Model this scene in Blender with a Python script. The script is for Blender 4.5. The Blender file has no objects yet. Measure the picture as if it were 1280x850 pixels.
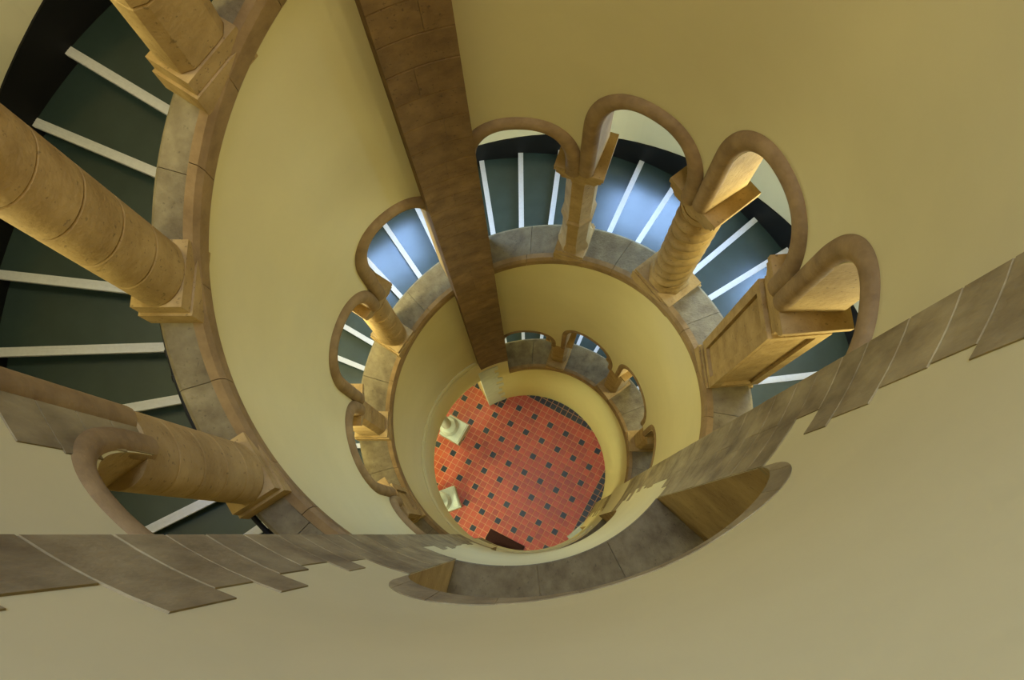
import bpy, math, random
from mathutils import Matrix, Vector
random.seed(7)
PI = math.pi
sc = bpy.context.scene
col = sc.collection

# ------------------------------------------------------------------ camera, world, lights, exposure
FZ = 20.9                                   # height of the eye above the lobby floor
cam_d = bpy.data.cameras.new('camera')
cam_d.sensor_width = 36.0
cam_d.lens = 36.0 * 1000.0 / 1280.0
cam_d.clip_start = 0.03
cam_d.clip_end = 200
cam = bpy.data.objects.new('camera', cam_d)
col.objects.link(cam)
CM = ((0.9927067, 0.12055347, -0.00049947), (-0.1172238, 0.96430459, -0.23743472), (-0.02814194, 0.23576159, 0.97140337))
cam.matrix_world = Matrix.Translation((0, -1.5762, FZ)) @ Matrix(CM).to_4x4()
sc.camera = cam

w = bpy.data.worlds.new('world'); sc.world = w; w.use_nodes = True
bg = w.node_tree.nodes['Background']
bg.inputs[0].default_value = (0.62, 0.76, 1.0, 1)
bg.inputs[1].default_value = 0.35
sc.view_settings.view_transform = 'Standard'
sc.view_settings.look = 'None'
sc.view_settings.gamma = 1
sc.view_settings.use_curve_mapping = False
sc.view_settings.exposure = -0.1

def pol(r, u, z):
    t = math.radians(u - 90)
    return (r * math.cos(t), r * math.sin(t), z)

def area(name, loc, target, size, size_y, power, color, spread=PI):
    l = bpy.data.lights.new(name, 'AREA'); l.shape = 'RECTANGLE'; l.size = size; l.size_y = size_y
    l.energy = power; l.color = color; l.spread = spread
    o = bpy.data.objects.new(name, l); col.objects.link(o); o.location = loc
    d = Vector(target) - Vector(loc)
    o.rotation_euler = d.to_track_quat('-Z', 'Y').to_euler()
    return o

CEIL = 25.6
area('skylight_daylight', (0.0, 0.9, CEIL + 1.0), (0, -1.9, CEIL - 7.5), 2.2, 2.2, 168, (0.34, 0.51, 1.0), math.radians(75))
area('warm_well_fill', (0.0, 0.0, CEIL + 1.1), (0, 0, 0), 2.4, 2.4, 25, (1.0, 0.90, 0.70), math.radians(50))  # added warm fill aimed down the well, lifts its deep plaster
L_LAND = (pol(2.9, 8, FZ + 2.9), 420)
WINDOWS = [(145, 10.9, 13.2, 22), (208, 9.8, 12.0, 18), (112, 11.6, 13.6, 14), (150, 3.6, 5.8, 18), (100, 4.4, 6.4, 14)]   # azimuth, sill, head, width in degrees
for (u, z0, z1, wd) in WINDOWS:
    area('window_daylight', pol(5.0, u, (z0 + z1) / 2 + .3), pol(0, u, (z0 + z1) / 2 - 2.2), 1.5, 2.0, 300 if z0 > 8 else 170, (0.34, 0.56, 1.0))
def point_fill(name, loc, power, color, rad=.1):
    l = bpy.data.lights.new(name, 'POINT'); l.energy = power; l.color = color; l.shadow_soft_size = rad
    o = bpy.data.objects.new(name, l); col.objects.link(o); o.location = loc
point_fill('lobby_fill', (-3.4, -1.6, 3.0), 270, (0.88, 1.0, 0.70), .2)  # two added unseen fills on the left brighten the lobby floor
point_fill('lobby_fill', (-3.1, 2.2, 3.0), 150, (0.88, 1.0, 0.70), .2)
point_fill('landing_fill', L_LAND[0], L_LAND[1], (1.0, 0.80, 0.50), .2)  # added warm fill behind the eye for the far wall, no fixture
FILLS = [(245, 18.3, 50), (283, 17.4, 30), (100, 14.3, 70), (70, 15.0, 40), (246, 11.3, 110), (280, 10.5, 60), (104, 7.2, 60), (212, 5.2, 40)]  # added unseen fills in the stair passage, brighten the plaster opposite
for (u, z, p) in FILLS:
    point_fill('arcade_fill', pol(3.05, u, z), p * 1.9, (1.0, 0.98, 0.66), .15)

# ------------------------------------------------------------------ materials
def mat(name, c, rough=.8, var=.12, scale=3.0, bump=.0, bscale=30.0, spec=.3, rnd=0.0, streak=None, pits=0.0, c2=None):
    m = bpy.data.materials.new(name); m.use_nodes = True
    nt = m.node_tree; N = nt.nodes; L = nt.links
    b = N['Principled BSDF']
    b.inputs['Roughness'].default_value = rough
    b.inputs['Specular IOR Level'].default_value = spec
    tc = N.new('ShaderNodeTexCoord'); mp = N.new('ShaderNodeMapping')
    L.new(tc.outputs['Object'], mp.inputs[0])
    if streak: mp.inputs['Scale'].default_value = streak
    n = N.new('ShaderNodeTexNoise'); n.inputs['Scale'].default_value = scale; n.inputs['Detail'].default_value = 6; n.inputs['Roughness'].default_value = .6
    L.new(mp.outputs[0], n.inputs['Vector'])
    r = N.new('ShaderNodeValToRGB')
    lo = tuple(x * (1 - var) for x in c) if c2 is None else c2
    hi = tuple(min(1, x * (1 + var)) for x in c) if c2 is None else c
    r.color_ramp.elements[0].position = .32; r.color_ramp.elements[0].color = (*lo, 1)
    r.color_ramp.elements[1].position = .68; r.color_ramp.elements[1].color = (*hi, 1)
    L.new(n.outputs[0], r.inputs[0])
    out = r.outputs[0]
    if rnd > 0:
        oi = N.new('ShaderNodeObjectInfo'); hs = N.new('ShaderNodeHueSaturation')
        ma = N.new('ShaderNodeMapRange'); ma.inputs[3].default_value = 1 - rnd; ma.inputs[4].default_value = 1 + rnd
        L.new(oi.outputs['Random'], ma.inputs[0]); L.new(ma.outputs[0], hs.inputs['Value']); L.new(out, hs.inputs['Color'])
        out = hs.outputs[0]
    if pits > 0:
        v = N.new('ShaderNodeTexNoise'); v.inputs['Scale'].default_value = 34; v.inputs['Detail'].default_value = 3
        L.new(tc.outputs['Object'], v.inputs['Vector'])
        pr = N.new('ShaderNodeValToRGB'); pr.color_ramp.elements[0].position = .30; pr.color_ramp.elements[1].position = .36
        pr.color_ramp.elements[0].color = (1 - pits,) * 3 + (1,); pr.color_ramp.elements[1].color = (1, 1, 1, 1)
        L.new(v.outputs[0], pr.inputs[0])
        mx = N.new('ShaderNodeMixRGB'); mx.blend_type = 'MULTIPLY'; mx.inputs[0].default_value = 1
        L.new(out, mx.inputs[1]); L.new(pr.outputs[0], mx.inputs[2]); out = mx.outputs[0]
    L.new(out, b.inputs['Base Color'])
    if bump > 0:
        n2 = N.new('ShaderNodeTexNoise'); n2.inputs['Scale'].default_value = bscale; n2.inputs['Detail'].default_value = 5
        L.new(mp.outputs[0], n2.inputs['Vector'])
        bp = N.new('ShaderNodeBump'); bp.inputs['Strength'].default_value = bump; bp.inputs['Distance'].default_value = .02
        L.new(n2.outputs[0], bp.inputs['Height']); L.new(bp.outputs[0], b.inputs['Normal'])
    return m
def s(r, g, b):
    f = lambda x: ((x / 255 + .055) / 1.055) ** 2.4 if x > 10 else x / 255 / 12.92
    return (f(r), f(g), f(b))
PL = mat('yellow_plaster', s(201, 187, 130), .75, .03, 1.2, .08, 8)
STONE = mat('sandstone', s(172, 144, 88), .8, .2, 3.0, .35, 25, rnd=.05, pits=.45, c2=s(138, 110, 60))
QUOIN = mat('weathered_sandstone', s(160, 142, 94), .85, .2, 5.0, .45, 20, rnd=.12, streak=(1, 1, .4), c2=s(112, 94, 56))
PIERM = mat('brown_sandstone', s(130, 102, 58), .85, .2, 4.0, .4, 20, rnd=.1, pits=.4, c2=s(98, 74, 38))
SILL = mat('worn_sill_stone', s(130, 116, 80), .75, .2, 6.0, .35, 40, rnd=.06, pits=.3, c2=s(98, 84, 54))
MOULD = mat('moulding_sandstone', s(146, 118, 70), .75, .15, 5.0, .25, 30, c2=s(118, 92, 50))
PILLAR = mat('golden_sandstone', s(172, 143, 86), .78, .15, 4.0, .35, 30, rnd=.03, pits=.4, c2=s(138, 110, 58))
RUBBER = mat('green_rubber', s(46, 60, 55), .24, .1, 4.0, .03, 10, spec=.6)
NOSE = mat('metal_nosing', s(205, 203, 200), .45, .05, 30, 0, spec=.5)
BLACK = mat('black_paint', s(16, 16, 18), .5, .1)
CREAM = mat('cream_plaster', s(220, 212, 180), .8, .02, 1.5)
WHITE = mat('white_plaster', s(225, 222, 210), .85, .02)
RED = mat('red_tile', s(176, 80, 42), .35, .2, 2.5, .02, 10, rnd=.16, c2=s(152, 60, 32))
DARKT = mat('dark_tile', s(44, 50, 46), .35, .2, 3, rnd=.3)
GROUT = mat('grout', s(196, 140, 96), .9, .1)
PLINTH = mat('pale_stone', s(190, 192, 172), .7, .1, 5, .2, 30)
MATM = mat('dark_mat', s(52, 24, 16), .95, .3, 30)
FRAME = mat('window_frame_paint', s(210, 208, 200), .5, .03)

# ------------------------------------------------------------------ helpers
def obj(name, vs, fs, m, parent=None, smooth=False, mi=None):
    me = bpy.data.meshes.new(name); me.from_pydata(vs, [], fs); me.update()
    for x in (m if isinstance(m, (list, tuple)) else [m]): me.materials.append(x)
    if mi: me.polygons.foreach_set('material_index', mi)
    if smooth is True: me.polygons.foreach_set('use_smooth', [True] * len(me.polygons))
    elif smooth:
        me.polygons.foreach_set('use_smooth', [True] * len(me.polygons))
        me.set_sharp_from_angle(angle=math.radians(smooth))
    o = bpy.data.objects.new(name, me); col.objects.link(o)
    if parent: o.parent = parent
    return o
def empty(name, loc=(0, 0, 0), parent=None):
    o = bpy.data.objects.new(name, None); col.objects.link(o); o.location = loc; o.empty_display_size = .1
    if parent: o.parent = parent
    return o
def tag(o, label, cat, group=None):
    o['label'] = label; o['category'] = cat
    if group: o['group'] = group
    return o
def struct(o): o['kind'] = 'structure'; return o

class MB:
    def __init__(s_): s_.v = []; s_.f = []
    def ring_loft(s_, rings, cap=True, closed=True):
        b = len(s_.v); n = len(rings[0])
        for r in rings: s_.v += r
        for i in range(len(rings) - 1):
            for j in range(n if closed else n - 1):
                a = b + i * n + j; c = b + i * n + (j + 1) % n
                s_.f.append((a, c, c + n, a + n))
        if cap:
            s_.f.append(tuple(b + j for j in range(n))[::-1])
            s_.f.append(tuple(b + (len(rings) - 1) * n + j for j in range(n)))
    def patch(s_, r0, r1, u0, u1, z0, z1, zf=None, n=None):
        """curved block between radii r0<r1, azimuth u0<u1; zf(u) adds a helical offset"""
        n = n or max(1, int(abs(u1 - u0) / 2.5) + 1)
        rings = []
        for i in range(n + 1):
            u = u0 + (u1 - u0) * i / n; d = zf(u) if zf else 0
            rings.append([pol(r0, u, z0 + d), pol(r0, u, z1 + d), pol(r1, u, z1 + d), pol(r1, u, z0 + d)])
        s_.ring_loft(rings)
    def box(s_, fr, x0, x1, y0, y1, z0, z1):
        s_.ring_loft([[fr(x0, y0, z), fr(x1, y0, z), fr(x1, y1, z), fr(x0, y1, z)] for z in (z0, z1)])
    def build(s_, name, m, parent=None, smooth=False): return obj(name, s_.v, s_.f, m, parent, smooth)

# ------------------------------------------------------------------ the helix
PITCH = 7.025
def h(U): return FZ + 0.0458 - PITCH * U / 360.0
def sm(a, b, x): t = min(1, max(0, (x - a) / (b - a))); return t * t * (3 - 2 * t)
def rs(U): return 2.27 + .19 * sm(300, 440, U) + .16 * sm(660, 740, U)            # outer edge of the parapet
UEND = 904.0
G = 4.0
OPEN = []                                                 # (U0, U1, crown of the roll above the sill at mid span, near?)
for k in (0, 1, 2):
    base = [(-25, 44.5), (55, 87.5), (87.5, 121), (121, 154.5), (154.5, 188), (197, 229.5), (229.5, 263), (263, 296.5), (296.5, 327)]
    cr = [3.95, 4.38, 4.2, 4.08, 3.95, 3.8, 3.67, 3.45, 3.2]
    if k == 2: cr = [3.5, 3.5, 3.5, 3.6, 3.4]
    for (a, b), c in zip(base, cr):
        OPEN.append((a + 360 * k, b + 360 * k, c, a < 0))
def ROLL(o): return .048 if o[3] else .07 if o[0] < 330 else .08 if o[0] < 700 else .052
def arch(o, inner=True):
    """crown, spring, rise, centre, half span"""
    U0, U1, c, near = o
    hm = h((U0 + U1) / 2); g = G
    rise = 1.0 if near else .72
    rr = ROLL(o); crown = hm + c - (1.9 if inner else 1.0) * rr
    return crown, crown - rise, rise, (U0 + U1) / 2, (U1 - U0) / 2 - (g if inner else g - math.degrees(rr * .9 / 1.95))
def archz(o, U, inner=True):
    cr, zs, ri, m, hs = arch(o, inner); x = min(1, abs(U - m) / hs)
    return zs + ri * (1 - x ** 2.5) ** (1 / 2.5)
def find(U):
    for o in OPEN:
        if o[0] + G < U < o[1] - G: return o
    return None
def lower_spring(U):
    """impost height of the pillar at U (spring of the lower, larger-U arch)"""
    zs = [arch(o)[1] for o in OPEN if abs(o[0] - U) < G + .1 or abs(o[1] - U) < G + .1]
    return min(zs) if zs else None
def umod(U): return U % 360
PIERS = ((323, 339), (40.5, 59), (184, 201))
def Rin(U):
    u = umod(U)
    if u >= 323 or u <= 59: return 1.82 if U < 560 else 1.905
    return 2.0
def edge(U):
    u = umod(U)
    if 36 < u < 203: return -0.01
    return 3.25 + .25 * math.cos(math.radians(u - 225))
def top(U): return h(U) if U > -24.9 else CEIL
def bottom(U):
    V = U + 360
    if V > UEND: return edge(U)
    o = find(V)
    if o: return archz(o, V)
    u = umod(U)
    for a, b in PIERS:
        if a - .01 <= u <= b + .01: return h(V) - .05
    z = lower_spring(V)
    return z if z is not None else h(V) - .05

us = set()
U = -385.0
while U <= UEND: us.add(round(U, 3)); U += 1.5
for k in range(-2, 3):
    for x in (323, 59, 36, 203, 184, 201, 339, 40.5): us.add(x + 360 * k - .004); us.add(x + 360 * k + .004)
for o in OPEN:
    m, hs = (o[0] + o[1]) / 2, (o[1] - o[0]) / 2 - G
    for i in range(41):
        us.add(round(m - hs * math.cos(PI * i / 40) - 360, 3))
    for x in (o[0] + G, o[1] - G): us.add(x - 360 - .004); us.add(x - 360 + .004)
for x in (-24.9 - .003, -24.9 + .003): us.add(x)
us = sorted(x for x in us if -385 <= x <= UEND)
vs = []; fs = []; mi = []
for U in us:
    r0, r1, r2 = Rin(U), rs(U) - .02, rs(U + 360) - .02
    zb, zt = bottom(U), top(U)
    if zt < zb + .01: zt = zb + .01
    vs += [pol(r0, U, zb), pol(r0, U, zt), pol(r1, U, zt), pol(r2, U, zb)]
for i in range(len(us) - 1):
    a = 4 * i; b = a + 4
    fs += [(a, a + 1, b + 1, b), (a + 1, a + 2, b + 2, b + 1), (a + 2, a + 3, b + 3, b + 2), (a + 3, a, b, b + 3)]
    mi += [0, 1, 0, 1]
well = obj('wall_well', vs, fs, [PL, STONE], None, 30, mi); struct(well)

# lowest strip: the straight wall between the last sill and the piers is solid, add the plaster ledge of the lobby
mb = MB()
def ledge(u0, u1, z, r0, dr, hh):
    rings = []
    n = 60
    for i in range(n + 1):
        u = u0 + (u1 - u0) * i / n
        R = 2.0 if u < 323 else 1.905
        rings.append([pol(R + .03, u, z - hh), pol(R - dr * .5, u, z - hh), pol(R - dr, u, z - hh * .6), pol(R - dr, u, z - hh * .25), pol(R - dr * .4, u, z), pol(R + .03, u, z)])
    mb.ring_loft(rings)
ledge(203, 395, 5.45, 0, .035, .14)
ledge(203, 395, 5.1, 0, .02, .1)
mb.build('ledge_moulding', PL, well, 40)

# ------------------------------------------------------------------ coping and sills
def seg_ranges():
    for o in OPEN:
        if o[0] > UEND - 5: continue
        a, b = o[0], o[1]
        if o[3]: a, b = o[0] + G, o[1] - G
        if umod(o[0]) == 55: a = o[0] + G
        if umod(o[1]) == 188: b = o[1] - G
        if umod(o[0]) == 197: a = o[0] + G
        if umod(o[1]) == 327: b = o[1] - G
        yield o, a, b
for o, a, b in seg_ranges():
    n = 5 if o[3] else 2
    ofs = random.uniform(-2, 2)
    cuts = [a] + [a + (b - a) * i / n + ofs for i in range(1, n)] + [b]
    R = Rin((a + b) / 2)
    for i in range(n):
        u0, u1 = cuts[i] + .07, cuts[i + 1] - .07
        rings = []; k = max(4, int((u1 - u0) / 1.5))
        for j in range(k + 1):
            u = u0 + (u1 - u0) * j / k; z = h(u)
            if o[3]:
                prof = [(R - .003, .0), (R - .003, .035), (R + .004, .045), (R + .012, .045), (R + .012, 0)]
            else:
                prof = [(R, 0), (R - .03, .02), (R - .045, .06), (R - .045, .2), (R - .02, .255), (R + .04, .262), (R + .04, 0)]
            rings.append([pol(r, u, z + dz) for r, dz in prof])
        m2 = MB(); m2.ring_loft(rings); m2.build('coping_stone', SILL if o[3] else MOULD, well, 25)
    dz = .045 if o[3] else .24
    n = 3 if o[3] else 2
    for i in range(n):
        u0, u1 = a + (b - a) * i / n + .06, a + (b - a) * (i + 1) / n - .06
        rings = []; k = max(4, int((u1 - u0) / 1.5))
        for j in range(k + 1):
            u = u0 + (u1 - u0) * j / k; z = h(u); r1 = rs(u)
            rings.append([pol(r, u, z + d) for r, d in [(R + (.013 if o[3] else .045), -.02), (R + (.013 if o[3] else .045), dz), (r1 - .03, dz), (r1, dz - .03), (r1, -.06), (r1 - .03, -.1)]])
        m2 = MB(); m2.ring_loft(rings); m2.build('sill_stone', SILL, well, 25)

# ------------------------------------------------------------------ arch rolls
def arch_roll(o):
    cr, zs, ri, m, hs = arch(o, False)
    rr = ROLL(o)
    R = Rin(m) + (.016 if o[3] else .025 if o[0] < 330 else 0 if o[0] < 700 else .02)
    q_ = math.degrees(rr * .9 / 1.95); U0, U1 = o[0] + G - q_, o[1] - G + q_
    # the lower neighbour's spring on the larger-U side decides how far that leg drops
    def leg(Up, own):
        z = [arch(p, False)[1] for p in OPEN if p is not o and (abs(p[0] - Up) < .1 or abs(p[1] - Up) < .1)]
        return min(z + [own]) if z else own - .25
    zl1 = leg(o[1], zs); zl0 = leg(o[0], zs)
    pts = []
    zz = zs
    if zl0 < zs - .02: pts.append((U0, zl0 - .05))
    else: pts.append((U0, zs - .12))
    n = 44
    for i in range(n + 1):
        t = -math.cos(PI * i / n); u = m + hs * t
        pts.append((u, zs + ri * (1 - min(1, abs(t)) ** 2.5) ** (1 / 2.5)))
    pts.append((U1, min(zl1, zs) - .05))
    rad = math.radians
    # sweep: frame = radial direction and in-surface normal
    P = [Vector(pol(R, u, z)) for u, z in pts]
    rings = []
    for i, p in enumerate(P):
        t = (P[min(i + 1, len(P) - 1)] - P[max(i - 1, 0)]).normalized()
        rd = Vector((p.x, p.y, 0)).normalized(); nn = t.cross(rd).normalized()
        ring = []
        for j in range(14):
            a = 2 * PI * j / 14
            ring.append(tuple(p + rd * (math.cos(a) * rr * .85) + nn * (math.sin(a) * rr)))
        rings.append(ring)
    m2 = MB(); m2.ring_loft(rings); return m2.build('arch_moulding', MOULD, well, 50)
for o in OPEN:
    if o[0] + G < UEND - 5 and not (o[3] and o[0] < 650): arch_roll(o)

# facing stones where two arches meet on the wall (upper turn, left)
z = arch([o for o in OPEN if o[0] == 296.5][0])[1] - .02
for a_, b_ in ((293.6, 300.4), (293.6, 300.9), (293.6, 303.0), (295.0, 302.5)):
    m2 = MB(); m2.patch(1.994, 2.03, a_, b_, z + .003, z + .267); m2.build('facing_stone', QUOIN, well); z += .27
# flat stone band round the wide arches of the near wall, broad towards the left pier
for o in OPEN:
    if not o[3] or o[0] > 650: continue
    m = (o[0] + o[1]) / 2; hs = (o[1] - o[0]) / 2 - G; R = Rin(m)
    cutsU = [m - hs * math.cos(PI * q / 9) for q in range(10)]
    for q in range(9):
        rings = []; gap = .05
        for k in range(9):
            u = cutsU[q] + gap + (cutsU[q + 1] - cutsU[q] - 2 * gap) * k / 8
            f = (u - (m - hs)) / (2 * hs)
            wv = .11 + .42 * (1 - sm(0.0, .45, f)) + .22 * sm(.7, 1, f)
            z0 = archz(o, u); z1 = z0 + wv
            rings.append([pol(R - .004, u, z0 - .002), pol(R - .004, u, z1), pol(R + .05, u, z1), pol(R + .05, u, z0 - .002)])
        m2 = MB(); m2.ring_loft(rings); m2.build('arch_stone', QUOIN, well)

# ------------------------------------------------------------------ pillars
def sect(kind, w_, d_, tw=0.0):
    out = []
    for j in range(32):
        a = 2 * PI * j / 32; c, s_ = math.cos(a), math.sin(a)
        if kind == 'sq': k = 1 / max(abs(c), abs(s_))
        elif kind == 'oct': k = 1 / max(abs(c), abs(s_), (abs(c) + abs(s_)) / 1.4142)
        elif kind == 'cham': k = 1 / max(abs(c), abs(s_), (abs(c) + abs(s_)) / 1.62)
        else: k = 1.0
        out.append((c * k * d_ / 2, s_ * k * w_ / 2))
    return out
def pillar(Up, kind, label, thing=True):
    zb = h(Up) + .235; zt = lower_spring(Up) + .01
    r1 = rs(Up); rc = (2.0 + r1) / 2 + .0; D = min(.46, r1 - 1.95)
    root = empty('stone_pillar', pol(rc, Up, zb), well if not thing else None)
    if thing: tag(root, label, 'pillar')
    t = math.radians(Up - 90); ca, sa = math.cos(t), math.sin(t)
    base = Vector(root.location)
    def fr(x, y, z):                        # local metres -> child coordinates (x radial, y tangential)
        return (x * ca - y * sa, x * sa + y * ca, z - base.z)
    def loft(secs, n=None):
        m2 = MB()
        m2.ring_loft([[fr(x, y, z) for x, y in sec] for z, sec in secs])
        return m2
    W = {'twist': .40, 'panel': .42, 'octagon': .32}.get(kind, .40 if Up < 330 else .34); BW = .10 if kind == 'twist' else .02
    H = zt - zb
    # sloping foot block follows the coping
    slope = -PITCH / 360 / math.radians(1) / rc * 1.0
    m2 = MB(); xi = 1.975 - rc
    m2.box(fr, xi - .015, D / 2 + .01, -W / 2 - .02 - BW, W / 2 + .02 + BW, zb - .12, zb + (.11 if Up > 330 else .06))
    m2.box(fr, xi, D / 2, -W / 2 - BW, W / 2 + BW, zb + (.11 if Up > 330 else .06), zb + .19)
    m2.build('base', PILLAR, root)
    hb, hc = zb + .19, zt - .34
    sk = {'square': 'cham', 'panel': 'sq', 'octagon': 'oct', 'round': 'rnd', 'twist': 'rnd', 'facet': 'cham'}[kind]
    if kind == 'twist':
        secs = []; n = 190; h0, h1 = hb + .12, hc - .12
        for i in range(n + 1):
            z = h0 + (h1 - h0) * i / n; ring = []
            for j in range(32):
                a = 2 * PI * j / 32
                rr = .80 + .28 * abs(math.cos(a - PI * z / .23)) ** .7
                ring.append((math.cos(a) * D / 2 * .95 * rr, math.sin(a) * W / 2 * rr))
            secs.append((z, ring))
        loft([(hb, sect('oct', W + .06, D)), (hb + .05, sect('oct', W + .06, D)), (hb + .08, sect('rnd', W + .05, D)), (hb + .14, sect('rnd', W - .02, D - .03))]).build('base_ring', PILLAR, root, 40)
        loft(secs).build('shaft', PILLAR, root, True)
        loft([(hc - .14, sect('rnd', W - .02, D - .03)), (hc - .06, sect('rnd', W + .06, D)), (hc, sect('rnd', W + .04, D))]).build('neck_ring', PILLAR, root, 40)
    else:
        # drums with recessed joints
        nd = {'round': 4, 'facet': 4, 'square': 3, 'octagon': 2, 'panel': 1}[kind]
        for i in range(nd):
            z0 = hb + (hc - hb) * i / nd + (.004 if i else 0); z1 = hb + (hc - hb) * (i + 1) / nd - .004
            W2, D2 = (W, D - .03)
            if kind in ('round', 'facet'): W2, D2 = W + .04, D
            loft([(z0, sect(sk, W2 - .012, D2 - .012)), (z0 + .008, sect(sk, W2, D2)), (z1 - .008, sect(sk, W2, D2)), (z1, sect(sk, W2 - .012, D2 - .012))]).build('shaft_drum' if nd > 1 else 'shaft', PILLAR, root, 30)
        m3 = loft([(hb, sect('oct', W - .03, D - .06)), (hc, sect('oct', W - .03, D - .06))]); m3.build('core', PILLAR, root)
        if kind == 'panel':
            f = .036; a0, a1 = hb + .05, hc - .05
            for sx in (-1, 1):
                m3 = MB(); x = sx * (D - .03) / 2
                xa, xb = sorted((x, x + sx * f))
                for ya, yb, za, zb_ in ((-W/2-.035, -W/2+.055, a0, a1), (W/2-.055, W/2+.035, a0, a1), (-W/2+.056, W/2-.056, a0, a0+.1), (-W/2+.056, W/2-.056, a1-.1, a1)):
                    m3.box(fr, xa, xb, ya, yb, za, zb_)
                m3.build('panel_frame', PILLAR, root)
                m3 = MB(); y = sx * W / 2; ya, yb = sorted((y, y + sx * f))
                for xa, xb, za, zb_ in ((-D/2+.016, -D/2+.07, a0, a1), (D/2-.07, D/2-.016, a0, a1), (-D/2+.071, D/2-.071, a0, a0+.1), (-D/2+.071, D/2-.071, a1-.1, a1)):
                    m3.box(fr, xa, xb, ya, yb, za, zb_)
                m3.build('panel_frame', PILLAR, root)
        if kind == 'octagon':
            loft([(hb, sect('oct', W + .07, D + .02)), (hb + .12, sect('oct', W + .07, D + .02)), (hb + .2, sect('oct', W, D - .03)), (hb + .2, sect('oct', W, D - .03))]).build('base_ring', PILLAR, root, 30)
            zq = hb + (hc - hb) * .42
            loft([(zq, sect('oct', W, D - .03)), (zq + .03, sect('oct', W + .05, D + .02)), (zq + .09, sect('oct', W + .05, D + .02)), (zq + .12, sect('oct', W, D - .03))]).build('shaft_ring', PILLAR, root, 30)
    # impost
    ws, ds = W + .02, D
    if Up in (263, 296.5):
        loft([(hc, sect(sk, W + .03, D - .01)), (hc + .008, sect(sk, W + .04, D)), (zt - .05, sect(sk, W + .04, D)), (zt, sect(sk, W + .04, D))]).build('capital', PILLAR, root, 25)
        return root
    loft([(hc, sect(sk, ws - .02, ds - .02)), (hc + .05, sect(sk, ws + .03, ds)), (hc + .08, sect('sq', ws, ds)), (hc + .16, sect('sq', ws + .06, ds + .02)),
          (hc + .2, sect('sq', ws + .13, ds + .04)), (hc + .26, sect('sq', ws + .13, ds + .04)), (hc + .27, sect('sq', ws + .17, ds + .06)), (zt, sect('sq', ws + .17, ds + .06))]).build('capital', PILLAR, root, 25)
    return root
SPEC = [
 (229.5, 'square', 'broad square golden sandstone pillar at the top left, standing on the nearest parapet'),
 (263, 'round', 'thick golden stone pillar with rounded back crossing the dark stairs at the left edge'),
 (296.5, 'round', 'greyish rounded pillar above the flat pier edge, lowest of the three big left pillars'),
 (87.5 + 360, 'panel', 'large square pillar with recessed panels at the right of the middle arcade, beside the toothed pier'),
 (121 + 360, 'twist', 'spiral fluted pillar of the middle arcade between the blue lit treads'),
 (154.5 + 360, 'octagon', 'slim faceted pillar with a ring, first right of the tall brown pier in the middle arcade'),
 (229.5 + 360, 'round', 'short rounded pillar left of the tall brown pier in the middle arcade'),
 (263 + 360, 'square', 'squat brown pillar between the two small arches left of the red floor, middle arcade'),
 (296.5 + 360, 'panel', 'small panelled pillar at the lowest left end of the middle arcade, just above the pale pier edge'),
 (87.5 + 720, 'square', 'small pillar of the lowest arcade, rightmost and lowest beside the yellow ring'),
 (121 + 720, 'square', 'small pillar of the lowest arcade, second from the tall brown pier'),
 (154.5 + 720, 'square', 'small pillar of the lowest arcade, next to the tall brown pier'),
]
for U_, k_, l_ in SPEC: pillar(U_, k_, l_)
for U_ in (87.5, 121, 154.5): pillar(U_, 'square', None, False)

# ------------------------------------------------------------------ three tall piers built of courses
def pier(u0, u1, label, side, R_of, z_lo, z_hi, mat_, jamb=None):
    root = empty('stone_pier', pol(R_of(z_hi), (u0 + u1) / 2, z_lo)); tag(root, label, 'pier')
    bz = Vector(root.location)
    z = z_lo; i = 0
    while z < z_hi - .05:
        hh = random.choice((.30, .36, .40, .34)); z1 = min(z + hh, z_hi)
        a, b = u0, u1
        R = R_of((z + z1) / 2)
        if side:
            long_ = random.random() < .5
            ext = random.choice((-1.5, -.5, 0, .8, 2.2, 3.5)) + random.uniform(-.5, .5)
            j = jamb((z + z1) / 2) if jamb else None
            if side > 0:
                b = u1 + ext
                if j is not None: b = j if long_ else j
            else:
                a = u0 - ext
                if j is not None: a = j
        cuts = [a, b]
        if side == 0 and i % 2 == 0: cuts = [a, a + (b - a) * random.choice((.38, .5, .62)), b]
        elif side and (b - a) > 15: cuts = [a, a + (b - a) * random.uniform(.4, .6), b]
        for q in range(len(cuts) - 1):
            m2 = MB()
            e0 = 0.0 if cuts[q] == a else .04; e1 = 0.0 if cuts[q + 1] == b else .04
            pr = random.uniform(0, .002)
            ra = R - .004 - pr; rb = 2.04 if side == 0 else 2.02
            ca, cb = cuts[q] + e0, cuts[q + 1] - e1
            n = max(2, int((cb - ca) / 3) + 1); rings = []
            for t in range(n + 1):
                u = ca + (cb - ca) * t / n
                ch = .006
                rings.append([Vector(pol(r, u, zz)) - bz for r, zz in ((ra + ch, z + .003), (ra, z + .003 + ch), (ra, z1 - .003 - ch), (ra + ch, z1 - .003), (rb, z1 - .003), (rb, z + .003))])
            m2.ring_loft([[tuple(p) for p in r] for r in rings])
            m2.build('stone_block', mat_, root, False)
        z = z1; i += 1
    return root
def jamb_left(z):
    for o in OPEN:
        if o[3] and o[0] > 200 or (o[3] and o[0] < 0):
            U0 = o[0] + G; zs = arch(o)[1]
            if h(U0) < z < zs + .1: return 339 - .1
    return None
def jamb_right(z):
    for o in OPEN:
        if o[3]:
            U1 = o[1] - G; zs = arch(o)[1]
            if h(U1) < z < zs + .1: return 40.6
    return None
RP = lambda z: 1.82 if z > 8.6 else 1.905
pier(183.8, 201.6, 'tall dark brown stone pier running from the top edge down to the yellow ring', 0, lambda z: 1.83, 5.3, CEIL - .1, PIERM)
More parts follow.
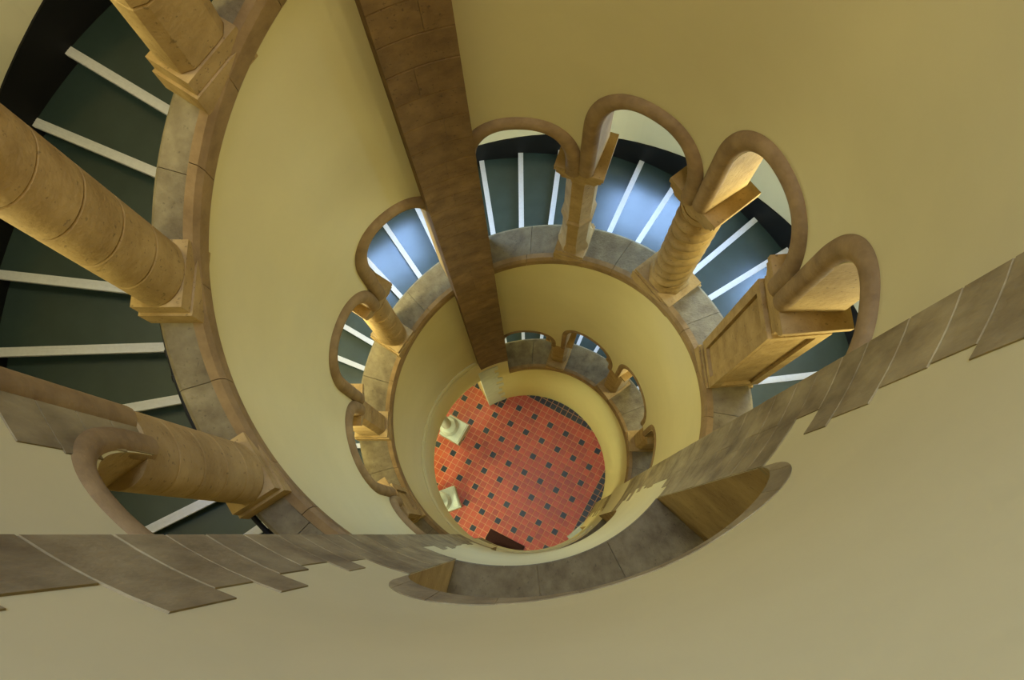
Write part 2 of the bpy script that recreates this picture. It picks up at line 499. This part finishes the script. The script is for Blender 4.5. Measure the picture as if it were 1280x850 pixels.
pier(322.9, 331.5, 'pale weathered stone pier with a straight upper edge, spreading to the left side', 1, RP, 3.2, CEIL - .1, QUOIN, jamb_left)
pier(48.5, 59.1, 'brown stone pier with toothed lower edge spreading to the right side', -1, RP, .02, CEIL - .1, QUOIN, jamb_right)
# toothed stone patch at the foot of the lobby wall
m_root = empty('stone_jamb', pol(2.0, 197, 0)); tag(m_root, 'small toothed stone jamb at the top of the red floor under the yellow ring', 'jamb')
z = 0.0; i = 0
while z < 4.0:
    m2 = MB(); a = 190 if i % 2 == 0 else 193.5
    a += random.uniform(-1.5, 1)
    m2.patch(1.985, 2.05, a, 203.2, z + .003, z + .327)
    for q in range(len(m2.v)): m2.v[q] = tuple(Vector(m2.v[q]) - m_root.location)
    m2.build('stone_block', PLINTH, m_root); z += .33; i += 1

# ------------------------------------------------------------------ staircase
STEP = 8.405
RISE = PITCH * STEP / 360
stair = empty('staircase', (0, 0, 0)); tag(stair, 'spiral staircase of dark green treads with pale metal nosings around the well', 'staircase')
RO = 4.42
def step_mesh():
    m2 = MB(); th0, th1 = -STEP - .6, 0.0
    m2.patch(2.22, 4.36, th0, th1 - .25, -.26, -.012, n=5)
    m2.patch(2.22, 4.36, th0, th1, -.03, 0, n=5)
    return m2
first = step_mesh().build('step', RUBBER, stair)
m2 = MB()
def fr0(x, y, z): return (y + 0, -x, z)   # azimuth 0 points to -Y : x along radius, y tangential
m2.box(fr0, 2.22, 4.34, -.066, .012, -.028, .008)
m2.box(fr0, 2.22, 4.34, -.048, -.042, .008, .011)
m2.box(fr0, 2.22, 4.34, -.026, -.020, .008, .011)
nose0 = m2.build('nosing', NOSE, first)
U = 533.7 - STEP * 82
i = 0
while U < 915:
    o = first if i == 0 else first.copy()
    n_ = nose0 if i == 0 else nose0.copy()
    if i: col.objects.link(o); col.objects.link(n_); n_.parent = o
    o.location = (0, 0, h(U) - 1.3); o.rotation_euler = (0, 0, math.radians(U)); o.parent = stair
    U += STEP; i += 1

# handrail on the stair side of the parapet
def tube(pts, r, n=10):
    P = [Vector(p) for p in pts]; rings = []
    for i, p in enumerate(P):
        t = (P[min(i + 1, len(P) - 1)] - P[max(i - 1, 0)]).normalized()
        a = t.cross(Vector((0, 0, 1))).normalized(); b = a.cross(t).normalized()
        rings.append([tuple(p + a * (math.cos(2 * PI * j / n) * r) + b * (math.sin(2 * PI * j / n) * r)) for j in range(n)])
    return rings
hr = empty('handrail', pol(2.4, 280, h(280) - .3)); tag(hr, 'thin black handrail along the stair side of the nearest parapet, left', 'handrail')
m2 = MB(); m2.ring_loft(tube([Vector(pol(rs(u) + .075 , u, h(u) - .02)) - hr.location for u in [205 + i * 1.0 for i in range(126)]], .02)); m2.build('rail', BLACK, hr, 50)
for u in (215, 245, 272, 276, 300, 322):
    m2 = MB(); m2.ring_loft(tube([Vector(pol(rs(u) - .03, u, h(u) - .16)) - hr.location, Vector(pol(rs(u) + .075, u, h(u) - .04)) - hr.location], .012)); m2.build('bracket', BLACK, hr)
    m2 = MB(); m2.ring_loft(tube([Vector(pol(rs(u) + .075, u + d, h(u + d) - .02)) - hr.location for d in (-.5, .5)], .028)); m2.build('collar', BLACK, hr)

# ------------------------------------------------------------------ outer wall, skirting, ceiling, windows
us2 = sorted(set([i * 3.0 for i in range(121)] + [x for (u, a, b, wd) in WINDOWS for x in (u - wd / 2, u + wd / 2)]))
zs2 = sorted(set([0, 3, 8, 16, 20, CEIL] + [x for (u, a, b, wd) in WINDOWS for x in (a, b)]))
vs = []; fs = []
for u in us2:
    for z in zs2: vs.append(pol(RO, u, z))
nz = len(zs2)
def inwin(u, z):
    return any(abs(u - W_[0]) < W_[3] / 2 and W_[1] < z < W_[2] for W_ in WINDOWS)
for i in range(len(us2) - 1):
    for j in range(nz - 1):
        if inwin((us2[i] + us2[i + 1]) / 2, (zs2[j] + zs2[j + 1]) / 2): continue
        a = i * nz + j
        fs.append((a, a + 1, a + nz + 1, a + nz))
wo = obj('wall_outer', vs, fs, CREAM, None, False); struct(wo)
md = wo.modifiers.new('thick', 'SOLIDIFY'); md.thickness = .35; md.offset = -1 
for wi, (u, a, b, wd) in enumerate(WINDOWS):
    e = empty('window_%d' % (wi + 1), pol(RO + .15, u, a)); struct(e)
    m2 = MB(); bz = Vector(e.location)
    for (ua, ub, za, zb) in ((u-wd/2, u-wd/2+1, a, b), (u+wd/2-1, u+wd/2, a, b), (u-.4, u+.4, a, b), (u-wd/2, u+wd/2, a, a+.08), (u-wd/2, u+wd/2, b-.08, b), (u-wd/2, u+wd/2, (a+b)/2-.03, (a+b)/2+.03)):
        m2.patch(RO + .12, RO + .18, ua, ub, za, zb)
    m2.v = [tuple(Vector(p) - bz) for p in m2.v]; m2.build('window_frame', FRAME, e)
# skirting (black, follows the stairs)
rings = []
for i in range(580):
    U = -150 + i * 2.0
    if U > 915: break
    z = h(U) - 1.3
    rings.append([pol(4.33, U, z - .3), pol(4.33, U, z + .02), pol(4.385, U, z + .16), pol(4.40, U, z + .36), pol(4.425, U, z + .36), pol(4.425, U, z - .3)])
m2 = MB(); m2.ring_loft(rings); struct(m2.build('baseboard_outer', BLACK, None, 40))
# ceiling ring with round skylight
m2 = MB(); m2.patch(1.95, 4.8, 0, 359.99, CEIL, CEIL + .2, n=90); struct(m2.build('ceiling', WHITE))

# ------------------------------------------------------------------ lobby floor
fl = empty('floor', (0, 0, 0)); struct(fl)
m2 = MB(); m2.v = [(-5, -5, -.1), (5, -5, -.1), (5, 5, -.1), (-5, 5, -.1), (-5, -5, -.004), (5, -5, -.004), (5, 5, -.004), (-5, 5, -.004)]
m2.f = [(3, 2, 1, 0), (4, 5, 6, 7), (0, 1, 5, 4), (1, 2, 6, 5), (2, 3, 7, 6), (3, 0, 4, 7)]
m2.build('grout_bed', GROUT, fl)
ANG = math.radians(-35.86); T = .4658 / 3; O = (-.6735, 1.5699)
ea = (math.cos(ANG), math.sin(ANG)); eb = (math.sin(ANG), -math.cos(ANG))
tv = [(-T/2+.006, -T/2+.006), (T/2-.006, -T/2+.006), (T/2-.006, T/2-.006), (-T/2+.006, T/2-.006)]
def side(p, q, x):   # >0 when x lies left of p->q
    return (q[0]-p[0])*(x[1]-p[1]) - (q[1]-p[1])*(x[0]-p[0])
def border(x, y):
    if side((1.72, -.56), (.85, -1.8), (x, y)) > 0 and x > .3: return True
    if side((.38, 1.82), (1.71, .98), (x, y)) > 0 and x > -.6: return True
    if side((-1.18, 2.4), (-.57, 1.87), (x, y)) > 0 and x < -.45: return True
    return False
tiles = []
for i in range(-40, 41):
    for j in range(-40, 41):
        x = O[0] + (ea[0]*i + eb[0]*j) * T; y = O[1] + (ea[1]*i + eb[1]*j) * T
        rr = math.hypot(x, y)
        if rr > 4.3: continue
        bd = border(x, y)
        dk = bd or (i % 3 == 0 and j % 3 == 0)
        tiles.append((rr, x, y, dk))
tiles.sort()
rect = {}
base_v = [(a, b, -.012) for a, b in tv] + [(a * .97, b * .97, 0) for a, b in tv]
base_f = [(0, 1, 5, 4), (1, 2, 6, 5), (2, 3, 7, 6), (3, 0, 4, 7), (4, 5, 6, 7)]
protoR = obj('tile', base_v, base_f, RED, fl); protoD = obj('dark_tile', base_v, base_f, DARKT, fl)
protoD['label'] = 'dark square floor tile'
first_r = first_d = True
restR, restD = MB(), MB()
nsingle = 0
for rr, x, y, dk in tiles:
    if nsingle < 560 and rr < 1.9:
        cnt = nsingle
        if (dk and nsingle < 560) or (not dk and cnt < 300 + 60):
            if dk:
                o = protoD if first_d else protoD.copy()
                if not first_d: col.objects.link(o)
                first_d = False
            else:
                o = protoR if first_r else protoR.copy()
                if not first_r: col.objects.link(o)
                first_r = False
            o.location = (x, y, random.uniform(0, .0015)); o.rotation_euler = (0, 0, ANG)
            nsingle += 1
            continue
    M_ = restD if dk else restR
    b = len(M_.v); c, s_ = math.cos(ANG), math.sin(ANG)
    zo = random.uniform(0, .0015)
    M_.v += [(x + p * c - q * s_, y + p * s_ + q * c, r + zo) for p, q, r in base_v]
    M_.f += [tuple(b + k for k in f) for f in base_f]
o = restR.build('red_tiles', RED, fl); o['kind'] = 'stuff'
o = restD.build('dark_tiles', DARKT, fl); o['kind'] = 'stuff'

# lobby columns
LC = [(234, 'white stone column base on the red floor, upper one under the left rim'), (283, 'white stone column base on the red floor, lower one under the left rim'),
      (331, 'column base just showing at the bottom rim beside the dark mat'), (33, 'pale column foot just showing at the lower right rim of the red floor')]
for u, lab in LC:
    rc = 2.16 if u < 300 else (2.33)
    root = empty('lobby_column', pol(rc, u, 0)); tag(root, lab, 'column')
    t = math.radians(u - 90); ca, sa = math.cos(t), math.sin(t)
    def fr(x, y, z): return (x * ca - y * sa, x * sa + y * ca, z)
    m2 = MB(); m2.box(fr, -.28, .28, -.28, .28, 0, .42); m2.box(fr, -.25, .25, -.25, .25, .42, .47); m2.build('plinth', PLINTH, root)
    m2 = MB(); m2.ring_loft([[fr(x + .14, y, z) for x, y in sect('rnd', d, d)] for z, d in ((.46, .46), (.5, .5), (.54, .48), (.57, .40), (.6, .40), (.63, .42), (.68, .36))]); m2.build('base', PLINTH, root, 60)
    m2 = MB(); m2.ring_loft([[fr(x + .2, y, z) for x, y in sect('rnd', d, d)] for z, d in ((.6, .26), (3.0, .24))]); m2.build('shaft', PLINTH, root, 40)
    m2 = MB(); m2.ring_loft([[fr(x + .2, y, z) for x, y in sect('sq', d, d)] for z, d in ((2.95, .26), (3.1, .36), (3.6, .38))]); m2.build('capital', PLINTH, root, 30)
# door mat
m2 = MB()
a, b = Vector((-1.2, -1.44, 0)), Vector((-.38, -1.98, 0)); d = (b - a).normalized(); nrm = Vector((-d.y, d.x, 0)); a = a + nrm * .16
def frm(x, y, z): p = d * x - nrm * y; return (p.x, p.y, z)
m2.box(frm, 0, .98, 0, .55, 0, .025); m2.box(frm, .03, .95, .03, .52, .025, .032)
o = m2.build('door_mat', MATM, None); o.location = a + Vector((0, 0, .002)); tag(o, 'dark brown mat on the red tiles at the lower rim', 'mat')
